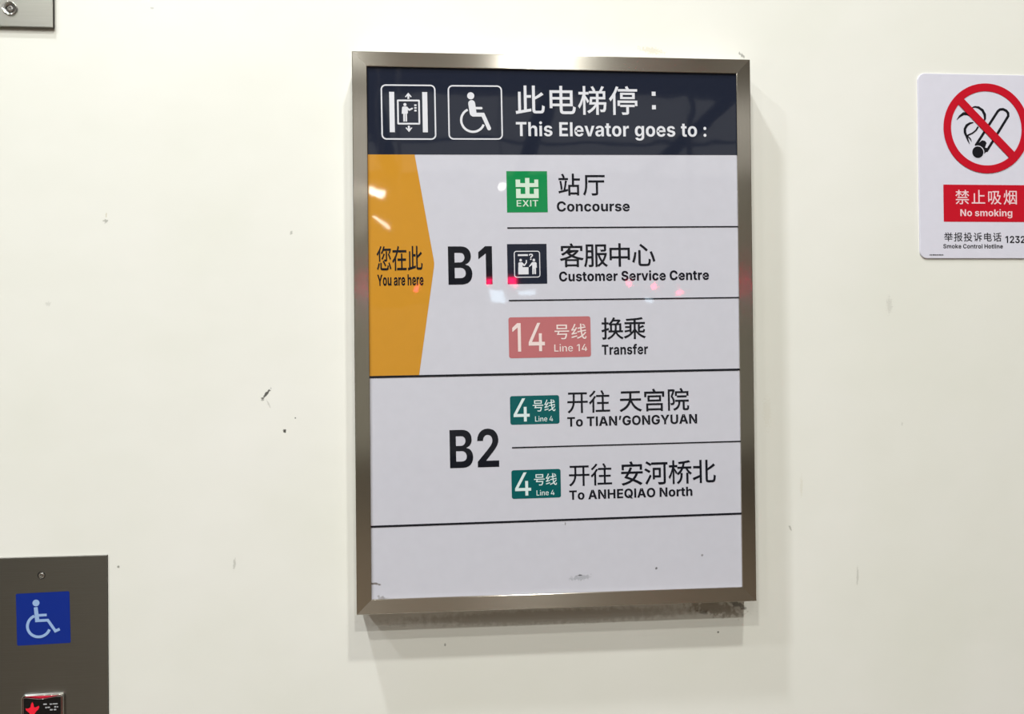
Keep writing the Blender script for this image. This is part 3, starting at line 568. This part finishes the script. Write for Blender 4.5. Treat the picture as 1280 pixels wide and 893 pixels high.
'v': (420, '151 0 11 382 120 382 184 184 195 146 204 109 222 30 200 30 218 109 227 146 238 184 301 382 409 382 268 0'),
'’': (217, '57 297 87 509 189 509 126 297'),
}

# ------------------------------------------------------------------ lettering (outlines of the characters)


def char_loops(ch, off, face=None):
    """closed outlines of one character, grown outwards by off, grouped as outer contour + its holes"""
    raw = [[tuple(map(float, p)) for p in zip(*[iter(c.split())] * 2)] for c in (face or GLYPHS)[ch][1].split('|')]
    area = lambda c: sum(c[i - 1][0] * c[i][1] - c[i][0] * c[i - 1][1] for i in range(len(c))) / 2
    sgn = 1 if area(max(raw, key=lambda c: abs(area(c)))) > 0 else -1

    def grow(c):
        if not off: return c
        out = []
        n = len(c)
        for i in range(n):
            p, a, b = Vector(c[i]), Vector(c[i - 1]), Vector(c[(i + 1) % n])
            d0, d1 = (p - a).normalized(), (b - p).normalized()
            n0, n1 = Vector((d0.y, -d0.x)) * sgn, Vector((d1.y, -d1.x)) * sgn
            h = n0 + n1
            if h.length < 1e-4: out.append(tuple(p + n0 * off)); continue
            h.normalize()
            out.append(tuple(p + h * off / max(h.dot(n0), 0.55)))
        return out

    def inside(p, c):
        r = False
        for i in range(len(c)):
            (x0, y0), (x1, y1) = c[i - 1], c[i]
            if (y0 > p[1]) != (y1 > p[1]) and p[0] < (x1 - x0) * (p[1] - y0) / (y1 - y0) + x0: r = not r
        return r
    outer = [c for c in raw if area(c) * sgn > 0]
    groups = [[c] for c in outer]
    for h in (c for c in raw if area(c) * sgn <= 0):
        best = [g for g in groups if inside(h[0], g[0])]
        if best: min(best, key=lambda g: abs(area(g[0]))).append(h)
    return [[grow(c) for c in g] for g in groups]


def latin(F, text, x0, x1, v_top, v_base, bold=0.0, ink=0, layer=0, space=190, face=BOLD):
    """one line set so that its ink runs from x0 to x1 and its capitals from v_top to v_base"""
    pos, items = 0, []
    for ch in text:
        if ch == ' ': pos += space; continue
        items.append((pos, char_loops(ch, bold, face)))
        pos += face[ch][0] + bold * 0.9
    xs = [p + q[0] for p, gs in items for g in gs for c in g for q in c]
    a, b = min(xs), max(xs)
    sx = (x1 - x0) / (b - a)
    sv = (v_base - v_top) / (509 + 2 * bold)
    for p, gs in items:
        for g in gs:
            F.tri([[(x0 + (p + q[0] - a) * sx, v_base - (q[1] + bold) * sv) for q in c] for c in g], ink, layer)


def hanzi(F, text, x0, x1, v0, v1, bold=1.5, ink=0, layer=0):
    """a run of Chinese characters whose ink fills the box x0..x1, v0..v1"""
    items = [char_loops(ch, bold) for ch in text]
    ys = [q[1] for gs in items for g in gs for c in g for q in c]
    sv = (v1 - v0) / (max(ys) - min(ys))
    lo = [min(q[0] for g in gs for c in g for q in c) for gs in (items[0], items[-1])]
    hi = max(q[0] for g in items[-1] for c in g for q in c)
    n = len(text)
    sx = sv
    pitch = ((x1 - x0) - (hi - lo[0]) * sx) / max(n - 1, 1)
    if n > 1 and pitch < 335 * sx:
        # narrow setting: the characters are condensed
        sx = (x1 - x0) / ((hi - lo[0]) + 345 * (n - 1))
        pitch = 345 * sx
    for i, gs in enumerate(items):
        for g in gs:
            F.tri([[(x0 + i * pitch + (q[0] - lo[0]) * sx, v1 - (q[1] - min(ys)) * sv) for q in c] for c in g], ink, layer)


# ------------------------------------------------------------------ the framed elevator sign
SW, SH, SD, BAR = 0.600, 0.825, 0.050, 0.022
sign = thing('information_sign', (0, 0, 1.55),
             'large steel-framed elevator directory sign listing floors B1 and B2, mounted on the cream wall', 'sign')
PROFILE = [(0.0, 0.0), (0.0, -SD + .0012), (.0004, -SD + .0004), (.0012, -SD), (BAR - .0010, -SD), (BAR - .0003, -SD + .0003),
           (BAR, -SD + .001), (BAR, -SD + .0022), (.0030, -SD + .0022), (.0030, 0.0)]


def corner(k, a):
    sx, sz = ((-1, 1), (1, 1), (1, -1), (-1, -1))[k]
    return (sx * (SW / 2 - a), sz * (SH / 2 - a))


for k in range(4):
    bm = bmesh.new()
    uvl = bm.loops.layers.uv.new('UVMap')
    ends = []
    for c in (k, (k + 1) % 4):
        ends.append([bm.verts.new((corner(c, a)[0], y, corner(c, a)[1])) for a, y in PROFILE])
    n = len(PROFILE)
    for i in range(n):
        j = (i + 1) % n
        bm.faces.new((ends[0][i], ends[1][i], ends[1][j], ends[0][j]))
    bm.faces.new(ends[0]); bm.faces.new(ends[1])
    for f in bm.faces:
        for lp in f.loops:
            c = lp.vert.co
            lp[uvl].uv = (c.x, c.z + c.y) if k % 2 == 0 else (c.z + 3.0, c.x + c.y)
    from_bm('frame_bar', bm, MAT_STEEL, sign)

PY = -0.0468                                   # face of the printed panel, just behind the frame lip
INK_WHITE = glossy_print('white_ink', srgb(218, 218, 226))
INK_DARK = glossy_print('near_black_ink', srgb(21, 23, 32))
INK_NAVY = glossy_print('navy_ink', srgb(32, 37, 52))
INK_YELLOW = glossy_print('amber_ink', srgb(200, 141, 45))
INK_GREEN = glossy_print('green_ink', srgb(22, 134, 76))
INK_PALEGREEN = glossy_print('pale_green_ink', srgb(206, 224, 208))
INK_PINK = glossy_print('dusty_pink_ink', srgb(184, 108, 112))
INK_PALEPINK = glossy_print('pale_pink_ink', srgb(232, 212, 210))
INK_TEAL = glossy_print('teal_ink', srgb(6, 88, 90))
INK_PALETEAL = glossy_print('pale_teal_ink', srgb(212, 226, 228))
PM = [(-.268, .3960 - .79, .012, .010, 0, srgb(96, 86, 76), .55, 2.2), (-.277, -.366, .010, .0022, 10, srgb(86, 74, 60), .8, 1.5),
      (.028, -.369, .016, .0045, -4, srgb(140, 142, 150), .5, 2.5), (.026, -.366, .006, .0014, -5, srgb(60, 60, 66), .8, 1.6),
      (.143, -.360, .0022, .0026, 30, srgb(60, 55, 55), .8, 1.2), (.214, -.343, .0022, .0024, 0, srgb(110, 106, 106), .7, 1.2),
      (.006, -.288, .0012, .0035, 0, srgb(110, 106, 106), .7, 1.2)]
MAT_PANEL = glossy_print('white_panel_film', srgb(201, 200, 211), PM)

pv = lambda x, v: (x / 1000, (412.5 - v) / 1000)      # print layout in millimetres from the sign's top
bm = bmesh.new()
add_box(bm, -.290, .290, PY, PY + .005, -.4035, .4035)
panel = from_bm('printed_panel', bm, MAT_PANEL, sign)
panel.rotation_euler = (0, -0.0095, 0)                # the insert sits slightly askew in its frame
tag(panel, 'white printed insert panel')
LEFT, RIGHT, TOP = -284, 284, 14


def art():
    return Flat(pv, PY - .0002)


def person(F, cx, v0, h, ink=0, layer=1, w=1.0):
    """plain standing pictogram figure"""
    F.disc(cx, v0 + h * .085, h * .085, ink, layer, 20)
    F.rrect(cx - h * .15 * w, cx + h * .15 * w, v0 + h * .19, v0 + h * .58, h * .06, ink, layer)
    F.rect(cx - h * .10, cx - h * .012, v0 + h * .5, v0 + h, ink, layer)
    F.rect(cx + h * .012, cx + h * .10, v0 + h * .5, v0 + h, ink, layer)


# header
F = art(); F.rect(LEFT, RIGHT, TOP, 148.4)
F.build('header_band', INK_NAVY, panel)
F = art()
F.rring(-255.3, -174.9, 45.0, 126.6, 7.5, 2.1, 0, 1)
F.rect(-243.0, -235.6, 56.0, 115.6, 0, 1); F.rect(-194.6, -187.2, 56.0, 115.6, 0, 1)
F.rring(-231.8, -198.2, 67.4, 104.2, 1.6, 2.5, 0, 1)
for s, v in ((1, 57.0), (-1, 115.4)):
    F.poly([(-215.0, v), (-210.0, v + s * 6.2), (-211.6, v + s * 7.0), (-213.6, v + s * 4.6), (-213.6, v + s * 9.4), (-216.4, v + s * 9.4),
            (-216.4, v + s * 4.6), (-218.4, v + s * 7.0), (-220.0, v + s * 6.2)], 0, 1)
person(F, -220.2, 72.4, 27.5, 0, 1)
F.stroke([(-217.2, 79.5), (-214.0, 82.6), (-209.8, 80.6)], 2.4, 0, 1)
F.stroke([(-223.4, 79.5), (-223.9, 87.5)], 2.2, 0, 1)
for v in (74.4, 78.4, 82.4): F.rect(-206.6, -203.2, v, v + 2.4, 0, 1)
F.build('elevator_pictogram', INK_WHITE, panel)
F = art()
F.rring(-157.0, -76.2, 45.2, 126.2, 7.5, 2.1, 0, 1)
F.disc(-123.0, 61.0, 5.3, 0, 1)
F.stroke([(-121.8, 72.4), (-120.0, 86.5)], 10.2, 0, 1)
F.stroke([(-118.0, 79.3), (-107.6, 79.3)], 3.6, 0, 1)
F.stroke([(-120.2, 89.0), (-105.4, 89.0), (-96.6, 109.4)], 5.8, 0, 1)
F.arc(-120.6, 97.4, 17.2, 3.4, 22, 245, 0, 1)
F.build('wheelchair_pictogram', INK_WHITE, panel)
F = art(); hanzi(F, '此电梯停', -56.4, 128.3, 44.6, 88.2, 2.6, 0, 1)
F.rect(150.6, 156.6, 52.6, 59.0, 0, 1); F.rect(150.6, 156.6, 73.0, 79.4, 0, 1)
F.build('header_lettering', INK_WHITE, panel)
F = art(); latin(F, 'This Elevator goes to :', -56.5, 234.0, 99.6, 120.6, 0, 0, 1, 200)
F.build('header_lettering', INK_WHITE, panel)

# amber tab
F = art(); F.poly([(LEFT, 148.4), (-207.4, 148.4), (-182.4, 303.0), (-181.7, 308.0), (-181.7, 311.0), (-182.2, 316.0), (-207.0, 475.5), (LEFT, 475.5)])
F.build('location_tab', INK_YELLOW, panel)
F = art(); hanzi(F, '您在此', -265.7, -198.7, 283.3, 319.8, 2.6, 0, 1)
F.build('tab_lettering', INK_DARK, panel)
F = art(); latin(F, 'You are here', -265.3, -197.9, 325.4, 341.6, 5, 0, 1, 170)
F.build('tab_lettering', INK_DARK, panel)

# dividers
for x0, v, t in ((-72.4, 257.7, 1.9), (-72.2, 365.9, 1.9), (LEFT, 475.6, 3.2), (-71.8, 584.9, 1.9), (LEFT, 694.7, 3.0)):
    F = art(); F.rect(x0, RIGHT, v - t / 2, v + t / 2, 0, 1)
    F.build('divider_line', INK_DARK, panel)

# floor numbers
F = art(); latin(F, 'B1', -161.1, -95.9, 284.6, 341.3, 0); F.build('floor_number', INK_DARK, panel)
F = art(); latin(F, 'B2', -163.9, -91.2, 556.3, 612.6, 0); F.build('floor_number', INK_DARK, panel)

# exit badge: green square with the blocky exit character
F = art(); F.rect(-72.2, -11.2, 173.0, 234.6, 0, 0)
F.rect(-44.4, -38.0, 183.2, 213.4, 1, 1)
F.rect(-58.6, -51.8, 185.6, 196.8, 1, 1); F.rect(-30.6, -24.6, 185.6, 196.8, 1, 1)
F.rect(-58.6, -24.6, 191.0, 196.8, 1, 1)
F.rect(-58.2, -51.4, 199.4, 213.4, 1, 1); F.rect(-31.4, -24.4, 199.4, 213.4, 1, 1)
F.rect(-58.2, -24.4, 207.2, 213.4, 1, 1)
latin(F, 'EXIT', -57.6, -25.2, 216.4, 225.8, -10, 1, 1)
F.build('exit_badge', [INK_GREEN, INK_PALEGREEN], panel)
F = art(); hanzi(F, '站厅', 5.4, 76.0, 176.6, 209.8, 3.1); F.build('destination_lettering', INK_DARK, panel)
F = art(); latin(F, 'Concourse', 2.6, 113.4, 218.4, 233.4, 3); F.build('destination_lettering', INK_DARK, panel)

# customer service badge
F = art(); F.rect(-73.3, -14.1, 281.8, 341.4, 0, 0)
F.rring(-63.4, -24.2, 292.1, 332.0, 4.0, 1.3, 1, 1)
F.rect(-57.4, -42.4, 297.2, 299.8, 1, 1)
F.disc(-53.4, 306.0, 2.0, 1, 1, 18)
F.poly([(-56.9, 316.5), (-56.9, 310.6), (-55.6, 309.0), (-51.4, 309.0), (-49.6, 310.6), (-48.2, 312.6), (-45.6, 309.2), (-45.8, 305.9), (-44.2, 305.8),
        (-43.9, 309.8), (-47.6, 315.0), (-49.2, 314.6), (-50.6, 313.0), (-50.6, 316.5)], 1, 1)
F.rect(-57.2, -41.8, 316.5, 327.2, 1, 1)
F.disc(-33.6, 306.0, 2.0, 1, 1, 18)
F.poly([(-41.2, 315.2), (-36.8, 309.6), (-35.6, 309.0), (-31.2, 309.0), (-29.6, 310.4), (-29.2, 317.4), (-30.6, 317.4), (-30.8, 327.0), (-33.2, 327.0), (-33.4, 319.0),
        (-33.8, 319.0), (-34.0, 327.0), (-36.3, 327.0), (-36.2, 313.0), (-40.4, 316.4)], 1, 1)
latin(F, '?', -41.0, -34.8, 296.6, 305.8, 0, 1, 1)
F.build('service_badge', [INK_NAVY, INK_WHITE], panel)
F = art(); hanzi(F, '客服中心', 5.5, 151.1, 281.3, 317.3, 3.1); F.build('destination_lettering', INK_DARK, panel)
F = art(); latin(F, 'Customer Service Centre', 3.9, 233.4, 323.6, 338.2, 6, 0, 0, 175); F.build('destination_lettering', INK_DARK, panel)


def line_badge(x0, x1, v0, v1, r, number, nb, hb, lb, text, inks):
    F = art(); F.rrect(x0, x1, v0, v1, r, 0, 0)
    latin(F, number, *nb, 4, 1, 1, 190, GLYPHS)
    hanzi(F, '号线', *hb, 1.8, 1, 1)
    latin(F, text, *lb, -10, 1, 1, 170)
    F.build('line_badge', inks, panel)


line_badge(-73.4, 49.9, 391.0, 451.8, 3.4, '14', (-67.9, -19.4, 399.8, 442.2), (-4.6, 43.6, 401.9, 425.0), (-5.5, 44.2, 432.6, 443.2), 'Line 14', [INK_PINK, INK_PALEPINK])
F = art(); hanzi(F, '换乘', 66.4, 134.2, 393.3, 426.6, 3.1); F.build('destination_lettering', INK_DARK, panel)
F = art(); latin(F, 'Transfer', 66.5, 136.8, 434.3, 449.4, 6); F.build('destination_lettering', INK_DARK, panel)
for v, rows in ((508.2, (('开往', 12.6, 77.2, 502.3, 536.0), ('天宫院', 91.6, 198.6, 501.6, 535.9), ('To TIAN’GONGYUAN', 11.9, 210.4, 541.6, 555.8))),
                (618.4, (('开往', 12.8, 78.0, 611.9, 645.2), ('安河桥北', 91.9, 237.6, 610.4, 647.0), ('To ANHEQIAO North', 12.7, 200.7, 651.3, 665.2)))):
    line_badge(-73.4, .3, v, v + 42.6, 3.2, '4', (-68.3, -44.4, v + 3.7, v + 38.2), (-39.6, -5.5, v + 6.2, v + 23.8), (-36.4, -9.5, v + 31.0, v + 38.7), 'Line 4', [INK_TEAL, INK_PALETEAL])
    F = art(); hanzi(F, *rows[0], 2.2); hanzi(F, *rows[1], 3.1); F.build('destination_lettering', INK_DARK, panel)
    F = art(); latin(F, *rows[2], 5, 0, 0, 170); F.build('destination_lettering', INK_DARK, panel)

# ------------------------------------------------------------------ no smoking sign
ns = thing('no_smoking_sign', (0.7117, 0, 1.8147),
           'white plastic no smoking sign with red prohibition circle, on the wall at right', 'sign')
NS_WHITE = glossy_print('notice_white', srgb(217, 215, 229), wave=.1, rough=.3)
NS_RED = glossy_print('notice_red', srgb(196, 14, 38), wave=.1, rough=.3)
NS_BLACK = glossy_print('notice_black', srgb(18, 18, 26), wave=.1, rough=.3)
NS_PALE = glossy_print('notice_pale', srgb(240, 206, 212), wave=.1, rough=.3)
bm = bmesh.new(); add_slab(bm, round_rect(0, 0, .2300, .2996, .012, 8), 0, -.0025, .0008)
plate = from_bm('plate', bm, NS_WHITE, ns)
nv = lambda x, v: (x / 1000, v / 1000 + 0.0618)        # artwork origin at the centre of the circle


def nart():
    return Flat(nv, -.0027, .0002)


F = nart()
# cigarette with smoke, under the slash
F.stroke([(-18.0, -27.2), (20.4, 28.4), (24.0, 31.2), (29.4, 31.6), (34.6, 29.4), (37.8, 25.6), (38.0, 20.6), (.6, -36.4)], 4.2, 0, 0)
F.poly([(-18.4, -27.8), (-7.4, -19.4), (-2.6, -20.4), (.2, -23.8), (-2.6, -31.2), (3.4, -32.4), (1.6, -36.6), (-5.0, -42.0), (-9.0, -40.6), (-9.0, -34.0), (-13.6, -29.4)], 0, 0)
F.disc(-15.0, -39.0, 10.9, 1, 0)
F.disc(-15.0, -39.0, 9.6, 0, 0)
F.stroke([(-50.0, 13.5), (-45.0, 19.0), (-38.6, 23.4), (-32.0, 23.4), (-25.0, 20.4)], [.8, 3.2, 4.8, 5.2, 5.0], 0, 0)
F.stroke([(-24.2, 33.4), (-18.6, 34.9), (-12.6, 33.8), (-6.2, 29.6), (-2.4, 22.6), (-2.0, 16.0), (-3.8, 11.0)], [1.6, 2.8, 3.6, 4.2, 4.6, 3.4, 2.0], 0, 0)
F.stroke([(-22.4, 9.2), (-28.0, 8.0), (-33.4, 4.4), (-36.6, -1.2), (-36.6, -7.2), (-33.8, -13.8), (-31.8, -19.4), (-29.0, -25.6)], [1.6, 3.2, 4.2, 4.2, 4.0, 3.6, 2.6, .8], 0, 0)
F.stroke([(-14.5, 1.6), (-18.0, -3.6), (-24.0, -8.2), (-31.4, -11.4), (-33.8, -13.7)], [2.8, 2.6, 2.4, 2.4, 2.0], 0, 0)
F.stroke([(-32.0, -13.0), (-27.6, -17.4), (-25.6, -22.0)], [1.4, 2.2, .6], 0, 0)
F.build('cigarette_symbol', [NS_BLACK, NS_WHITE], ns)
F = nart()
F.arc(0, 0, 66.8, 12.8, 0, 360, 0, 1, 96)
F.stroke([(-44.0, 44.0), (44.0, -44.0)], 13.2, 0, 1, caps=False)
F.build('prohibition_circle', NS_RED, ns)
F = nart(); F.rect(-74.6, 74.6, -92.0, -152.2, 0, 0)
F.build('red_panel', NS_RED, ns)
flip = lambda x, v: (x / 1000, (-v) / 1000 + 0.0618)
F = Flat(flip, -.0029, .0002); hanzi(F, '禁止吸烟', -54.6, 50.6, 100.4, 124.0, 2.0, 0, 0); F.build('notice_lettering', NS_PALE, ns)
F = Flat(flip, -.0029, .0002); latin(F, 'No smoking', -46.4, 42.4, 132.0, 143.0, 0, 0, 0, 170); F.build('notice_lettering', NS_PALE, ns)
F = Flat(flip, -.0027, .0002); hanzi(F, '举报投诉电话', -74.5, 23.4, 169.4, 184.0, 2.4, 0, 0); F.build('hotline_lettering', NS_BLACK, ns)
F = Flat(flip, -.0027, .0002); latin(F, '12320', 30.2, 73.6, 175.0, 186.4, 0, 0, 0); F.build('hotline_lettering', NS_BLACK, ns)
F = Flat(flip, -.0027, .0002); latin(F, 'Smoke Control Hotline', -76.0, 25.6, 188.4, 195.2, 0, 0, 0, 170); F.build('hotline_lettering', NS_BLACK, ns)
F = Flat(flip, -.0027, .0002)
random.seed(4)
x = -99.4
while x < -77:
    w = random.uniform(.8, 1.7)
    F.rect(x, x + w, 205.0, 206.9 - random.choice((0, 0, .5)))
    x += w + random.choice((.35, .4, .9))
F.build('imprint_marks', NS_BLACK, ns)

# ------------------------------------------------------------------ lift call panel, lower left
cp = thing('call_panel', (-.7595, 0, 1.0600),
           'brushed steel elevator call panel with wheelchair sticker and lit button, lower left', 'call panel')
bm = bmesh.new(); add_slab(bm, [(.0905, .1648), (-.0905, .1648), (-.0905, -.1648), (.0905, -.1648)], 0, -.0032, .0009)
o = from_bm('faceplate', bm, MAT_PLATE, cp); project_uv(o, 'x')


def screw(parent, x, z, y, r):
    bm = bmesh.new()
    add_lathe(bm, x, z, [(0, y + .0004), (r * .34, y + .0004), (r * .36, y - .0011), (r * .62, y - .0013), (r * .86, y - .0008), (r, y - .0001), (r * 1.02, y + .0002)], 28)
    s = from_bm('screw', bm, MAT_CHROME, parent, smooth=False)
    bm = bmesh.new()
    add_lathe(bm, x, z, [(r * 1.02, y - .0001), (r * 1.10, y - .0003), (r * 1.2, y - .0001)], 28)
    from_bm('screw_rim', bm, MAT_BLACK, s)
    bm = bmesh.new()
    add_lathe(bm, x, z, [(0, y + .0002), (r * .33, y + .0002)], 6)
    from_bm('screw_socket', bm, MAT_BLACK, s)


screw(cp, -.0024, .1378, -.0032, .0046)
BLUE = glossy_print('sticker_blue', srgb(4, 40, 134), wave=.1, rough=.35)
PALEBLUE = glossy_print('sticker_pale_blue', srgb(150, 178, 222), wave=.1, rough=.35)
ca, sa = math.cos(.020), math.sin(.020)
sv_ = lambda x, v: ((x * ca - v * sa) / 1000, (x * sa + v * ca) / 1000 + .0746)
F = Flat(sv_, -.0034, .0002)
F.rrect(-37.7, 37.7, -38.0, 38.0, 2.2, 0, 0)
F.disc(-9.6, 23.2, 4.9, 1, 1)
F.stroke([(-10.2, 17.0), (-8.6, -1.6)], [5.4, 6.0], 1, 1, caps=False)
F.stroke([(-9.0, 4.9), (5.0, 4.9)], 3.8, 1, 1, caps=False)
F.stroke([(-11.4, -2.9), (6.4, -2.9), (16.6, -19.4), (22.8, -16.8)], 4.0, 1, 1, caps=False)
F.arc(-6.4, -10.6, 16.0, 4.0, 112, 338, 1, 1)
F.build('wheelchair_sticker', [BLUE, PALEBLUE], cp)

# the button: chrome bezel, red light gap, black cap
bz = -.0640
bm = bmesh.new()
add_ring(bm, round_rect(0, bz - .0006, .0612, .0604, .0058, 8), round_rect(0, bz - .0006, .0540, .0530, .0034, 8), -.0032, -.0086, .0030)
from_bm('button_bezel', bm, MAT_CHROME, cp, smooth=True)
GLOW = emitter('red_button_glow', (.8, .004, .04, 1), .7)
bm = bmesh.new(); add_slab(bm, round_rect(0, bz - .0006, .0540, .0530, .003, 6), -.0033, -.0046, 0)
from_bm('button_glow', bm, GLOW, cp)
top = [(.0264, .0252), (.0230, .0256), (.019, .0254), (.012, .0243), (.004, .0230), (-.004, .0226), (-.012, .0234), (-.019, .0247), (-.0236, .0252), (-.0265, .0246)]
cap = [(.0267, .0236)] + top + [(-.0267, .0232)]
cap = [(x, z + bz) for x, z in cap] + [(-.0267, bz - .0250), (-.0252, bz - .0264), (.0252, bz - .0264), (.0267, bz - .0250)]
bm = bmesh.new(); add_slab(bm, cap, -.0034, -.0075, .0008)
btn = from_bm('button_cap', bm, MAT_BLACK, cp)
bm = bmesh.new()
edge_in = [(x * .975, bz + (z - bz) * .975) for x, z in cap]
add_ring(bm, cap, edge_in, -.0068, -.0080, .0003)
from_bm('cap_rim', bm, MAT_CHROME, btn, smooth=True)
F = Flat(lambda x, v: (x / 1000, v / 1000 + bz), -.0078, .0001)
F.poly([(-14.0, 18.4), (-12.4, 15.6), (-11.6, 10.8), (-9.0, 10.6), (-5.0, 12.8), (-4.2, 10.6), (-5.6, 7.6), (-8.6, 4.6), (-11.0, 1.0), (-11.2, -9.0), (-16.6, -9.0), (-16.8, 1.0), (-19.4, 3.8), (-22.8, 7.0), (-23.4, 9.6), (-19.6, 9.2), (-16.6, 10.8), (-15.6, 15.6)], 0, 1)
F.build('arrow_symbol', emitter('red_arrow_light', (.95, .01, .035, 1), .95), btn)
F = Flat(lambda x, v: (x / 1000, v / 1000 + bz), -.0078, .0001)
for x, v, w, h in ((1.4, 14.6, 5.0, 2.0), (10.4, 14.4, 3.4, 1.8), (14.4, 14.6, 7.2, 1.6), (4.2, 9.6, 2.2, 2.2), (7.0, 9.8, 3.8, 1.8), (16.8, 10.2, 2.8, 2.2), (20.4, 10.0, 2.0, 1.8), (10.6, 6.2, 4.0, 2.0), (16.0, 6.2, 3.6, 2.0)):
    F.rrect(x, x + w, v - h / 2, v + h / 2, .6, 0, 1)
F.build('button_marking', plain('marking_grey', srgb(176, 176, 180), .4), btn)

# ------------------------------------------------------------------ steel cover plate, upper left corner
up = thing('cover_plate', (-.8000, 0, 2.0850),
           'blank brushed steel wall plate with one screw, in the upper left corner', 'wall plate')
bm = bmesh.new(); add_slab(bm, [(.0606, .0806), (-.0606, .0806), (-.0606, -.0806), (.0606, -.0806)], -.0020, -.0060, .0011)
o = from_bm('faceplate', bm, MAT_PLATE, up); project_uv(o, 'x')
bm = bmesh.new(); add_box(bm, -.0596, .0598, -.0021, 0, -.0798, .0798)  # shade of the gap behind the plate, put in as a black block
tag(from_bm('gap_shade', bm, MAT_BLACK, up), 'dark block standing for the shaded gap behind the plate')
screw(up, 0, -.0540, -.0060, .0048)
bm = bmesh.new(); add_lathe(bm, 0, -.0540, [(.0056, -.0059), (.0058, -.0061), (.0094, -.0082), (.0100, -.0080), (.0106, -.0059)], 36)
from_bm('cup_washer', bm, MAT_CHROME, up, smooth=True)

# ------------------------------------------------------------------ the hall behind the viewer, seen mirrored in the sign's film and frame
RED_LED = emitter('red_gate_light', (1.0, .01, .10, 1), 62.0)
WHITE_LAMP = emitter('white_tube_light', (1.0, .97, .92, 1), 45.0)
SIGN_LIGHT = emitter('pale_sign_light', (.62, .84, 1.0, 1), 11.0)
gb = thing('gate_canopy', (0.77, -6.0, 2.20), 'dark overhead gate beam with red cross lights and lit signs, mirrored in the sign', 'gate beam')
bm = bmesh.new(); add_box(bm, -1.6, 1.6, -.25, -.06, -.16, .16, .012)
from_bm('beam', bm, plain('dark_beam_paint', srgb(70, 64, 58), .4), gb)
for sx in (-1.35, 1.35):
    bm = bmesh.new(); add_box(bm, sx - .02, sx + .02, -.18, -.14, .16, 2.39)
    from_bm('hanger', bm, MAT_ROD, gb)
for x, z, s in ((-.433, 2.174, .036), (.222, 2.230, .036), (.437, 2.230, .042), (1.515, 2.22, .036), (1.736, 2.205, .034), (1.981, 2.154, .034)):
    bm = bmesh.new(); add_box(bm, x - .77 - s, x - .77 + s, -.062, -.045, z - 2.2 - s, z - 2.2 + s, .004)
    hs = from_bm('signal_box', bm, MAT_BLACK, gb)
    bm = bmesh.new()
    for a in (45, -45):
        r = bmesh.ops.create_cube(bm, size=1)
        M4 = Matrix.Translation((x - .77, -.042, z - 2.2)) @ Matrix.Rotation(math.radians(a), 4, 'Y') @ Matrix.Diagonal((s * 1.5, .006, s * .55, 1))
        for v in r['verts']: v.co = M4 @ v.co
    from_bm('red_cross', bm, RED_LED, hs)
for x, out, z, ln, tilt, lab in ((-.78, 6.0, 3.03, .13, 24, 'short tube lamp hung lowest left of the hall, mirrored on the amber tab'),
                            (-.79, 6.7, 2.88, .22, 32, 'long thin tube lamp hung at left of the hall, mirrored on the amber tab'),
                            (.338, 6.0, 3.09, .07, 0, 'stubby bright lamp hung over the gates, mirrored beside the exit badge')):
    t = thing('tube_lamp', (x, -out, z), lab, 'lamp', 'tube lamps hung in the hall')
    r = .026 if ln < .2 else .008
    bm = bmesh.new()
    bmesh.ops.create_cone(bm, cap_ends=True, segments=16, radius1=r, radius2=r, depth=ln)
    for v in bm.verts: v.co = Matrix.Rotation(math.radians(90 + tilt), 4, 'Y') @ v.co
    from_bm('tube', bm, WHITE_LAMP, t)
    bm = bmesh.new(); add_box(bm, -.006, .006, -.006, .006, r, CEIL - z)
    from_bm('rod', bm, MAT_ROD, t)
for x, z, w, h in ((.292, 2.095, .15, .11), (.560, 2.150, .17, .035), (1.675, 2.075, .08, .035)):
    x, z = x - .77, z - 2.2
    bm = bmesh.new(); add_box(bm, x - w / 2 - .006, x + w / 2 + .006, -.06, -.042, z - h / 2 - .006, z + h / 2 + .006, .002)
    bs = from_bm('backlit_sign', bm, MAT_WHITE_METAL, gb)
    bm = bmesh.new(); add_box(bm, x - w / 2, x + w / 2, -.044, -.0405, z - h / 2, z + h / 2)
    from_bm('lit_face', bm, SIGN_LIGHT, bs)
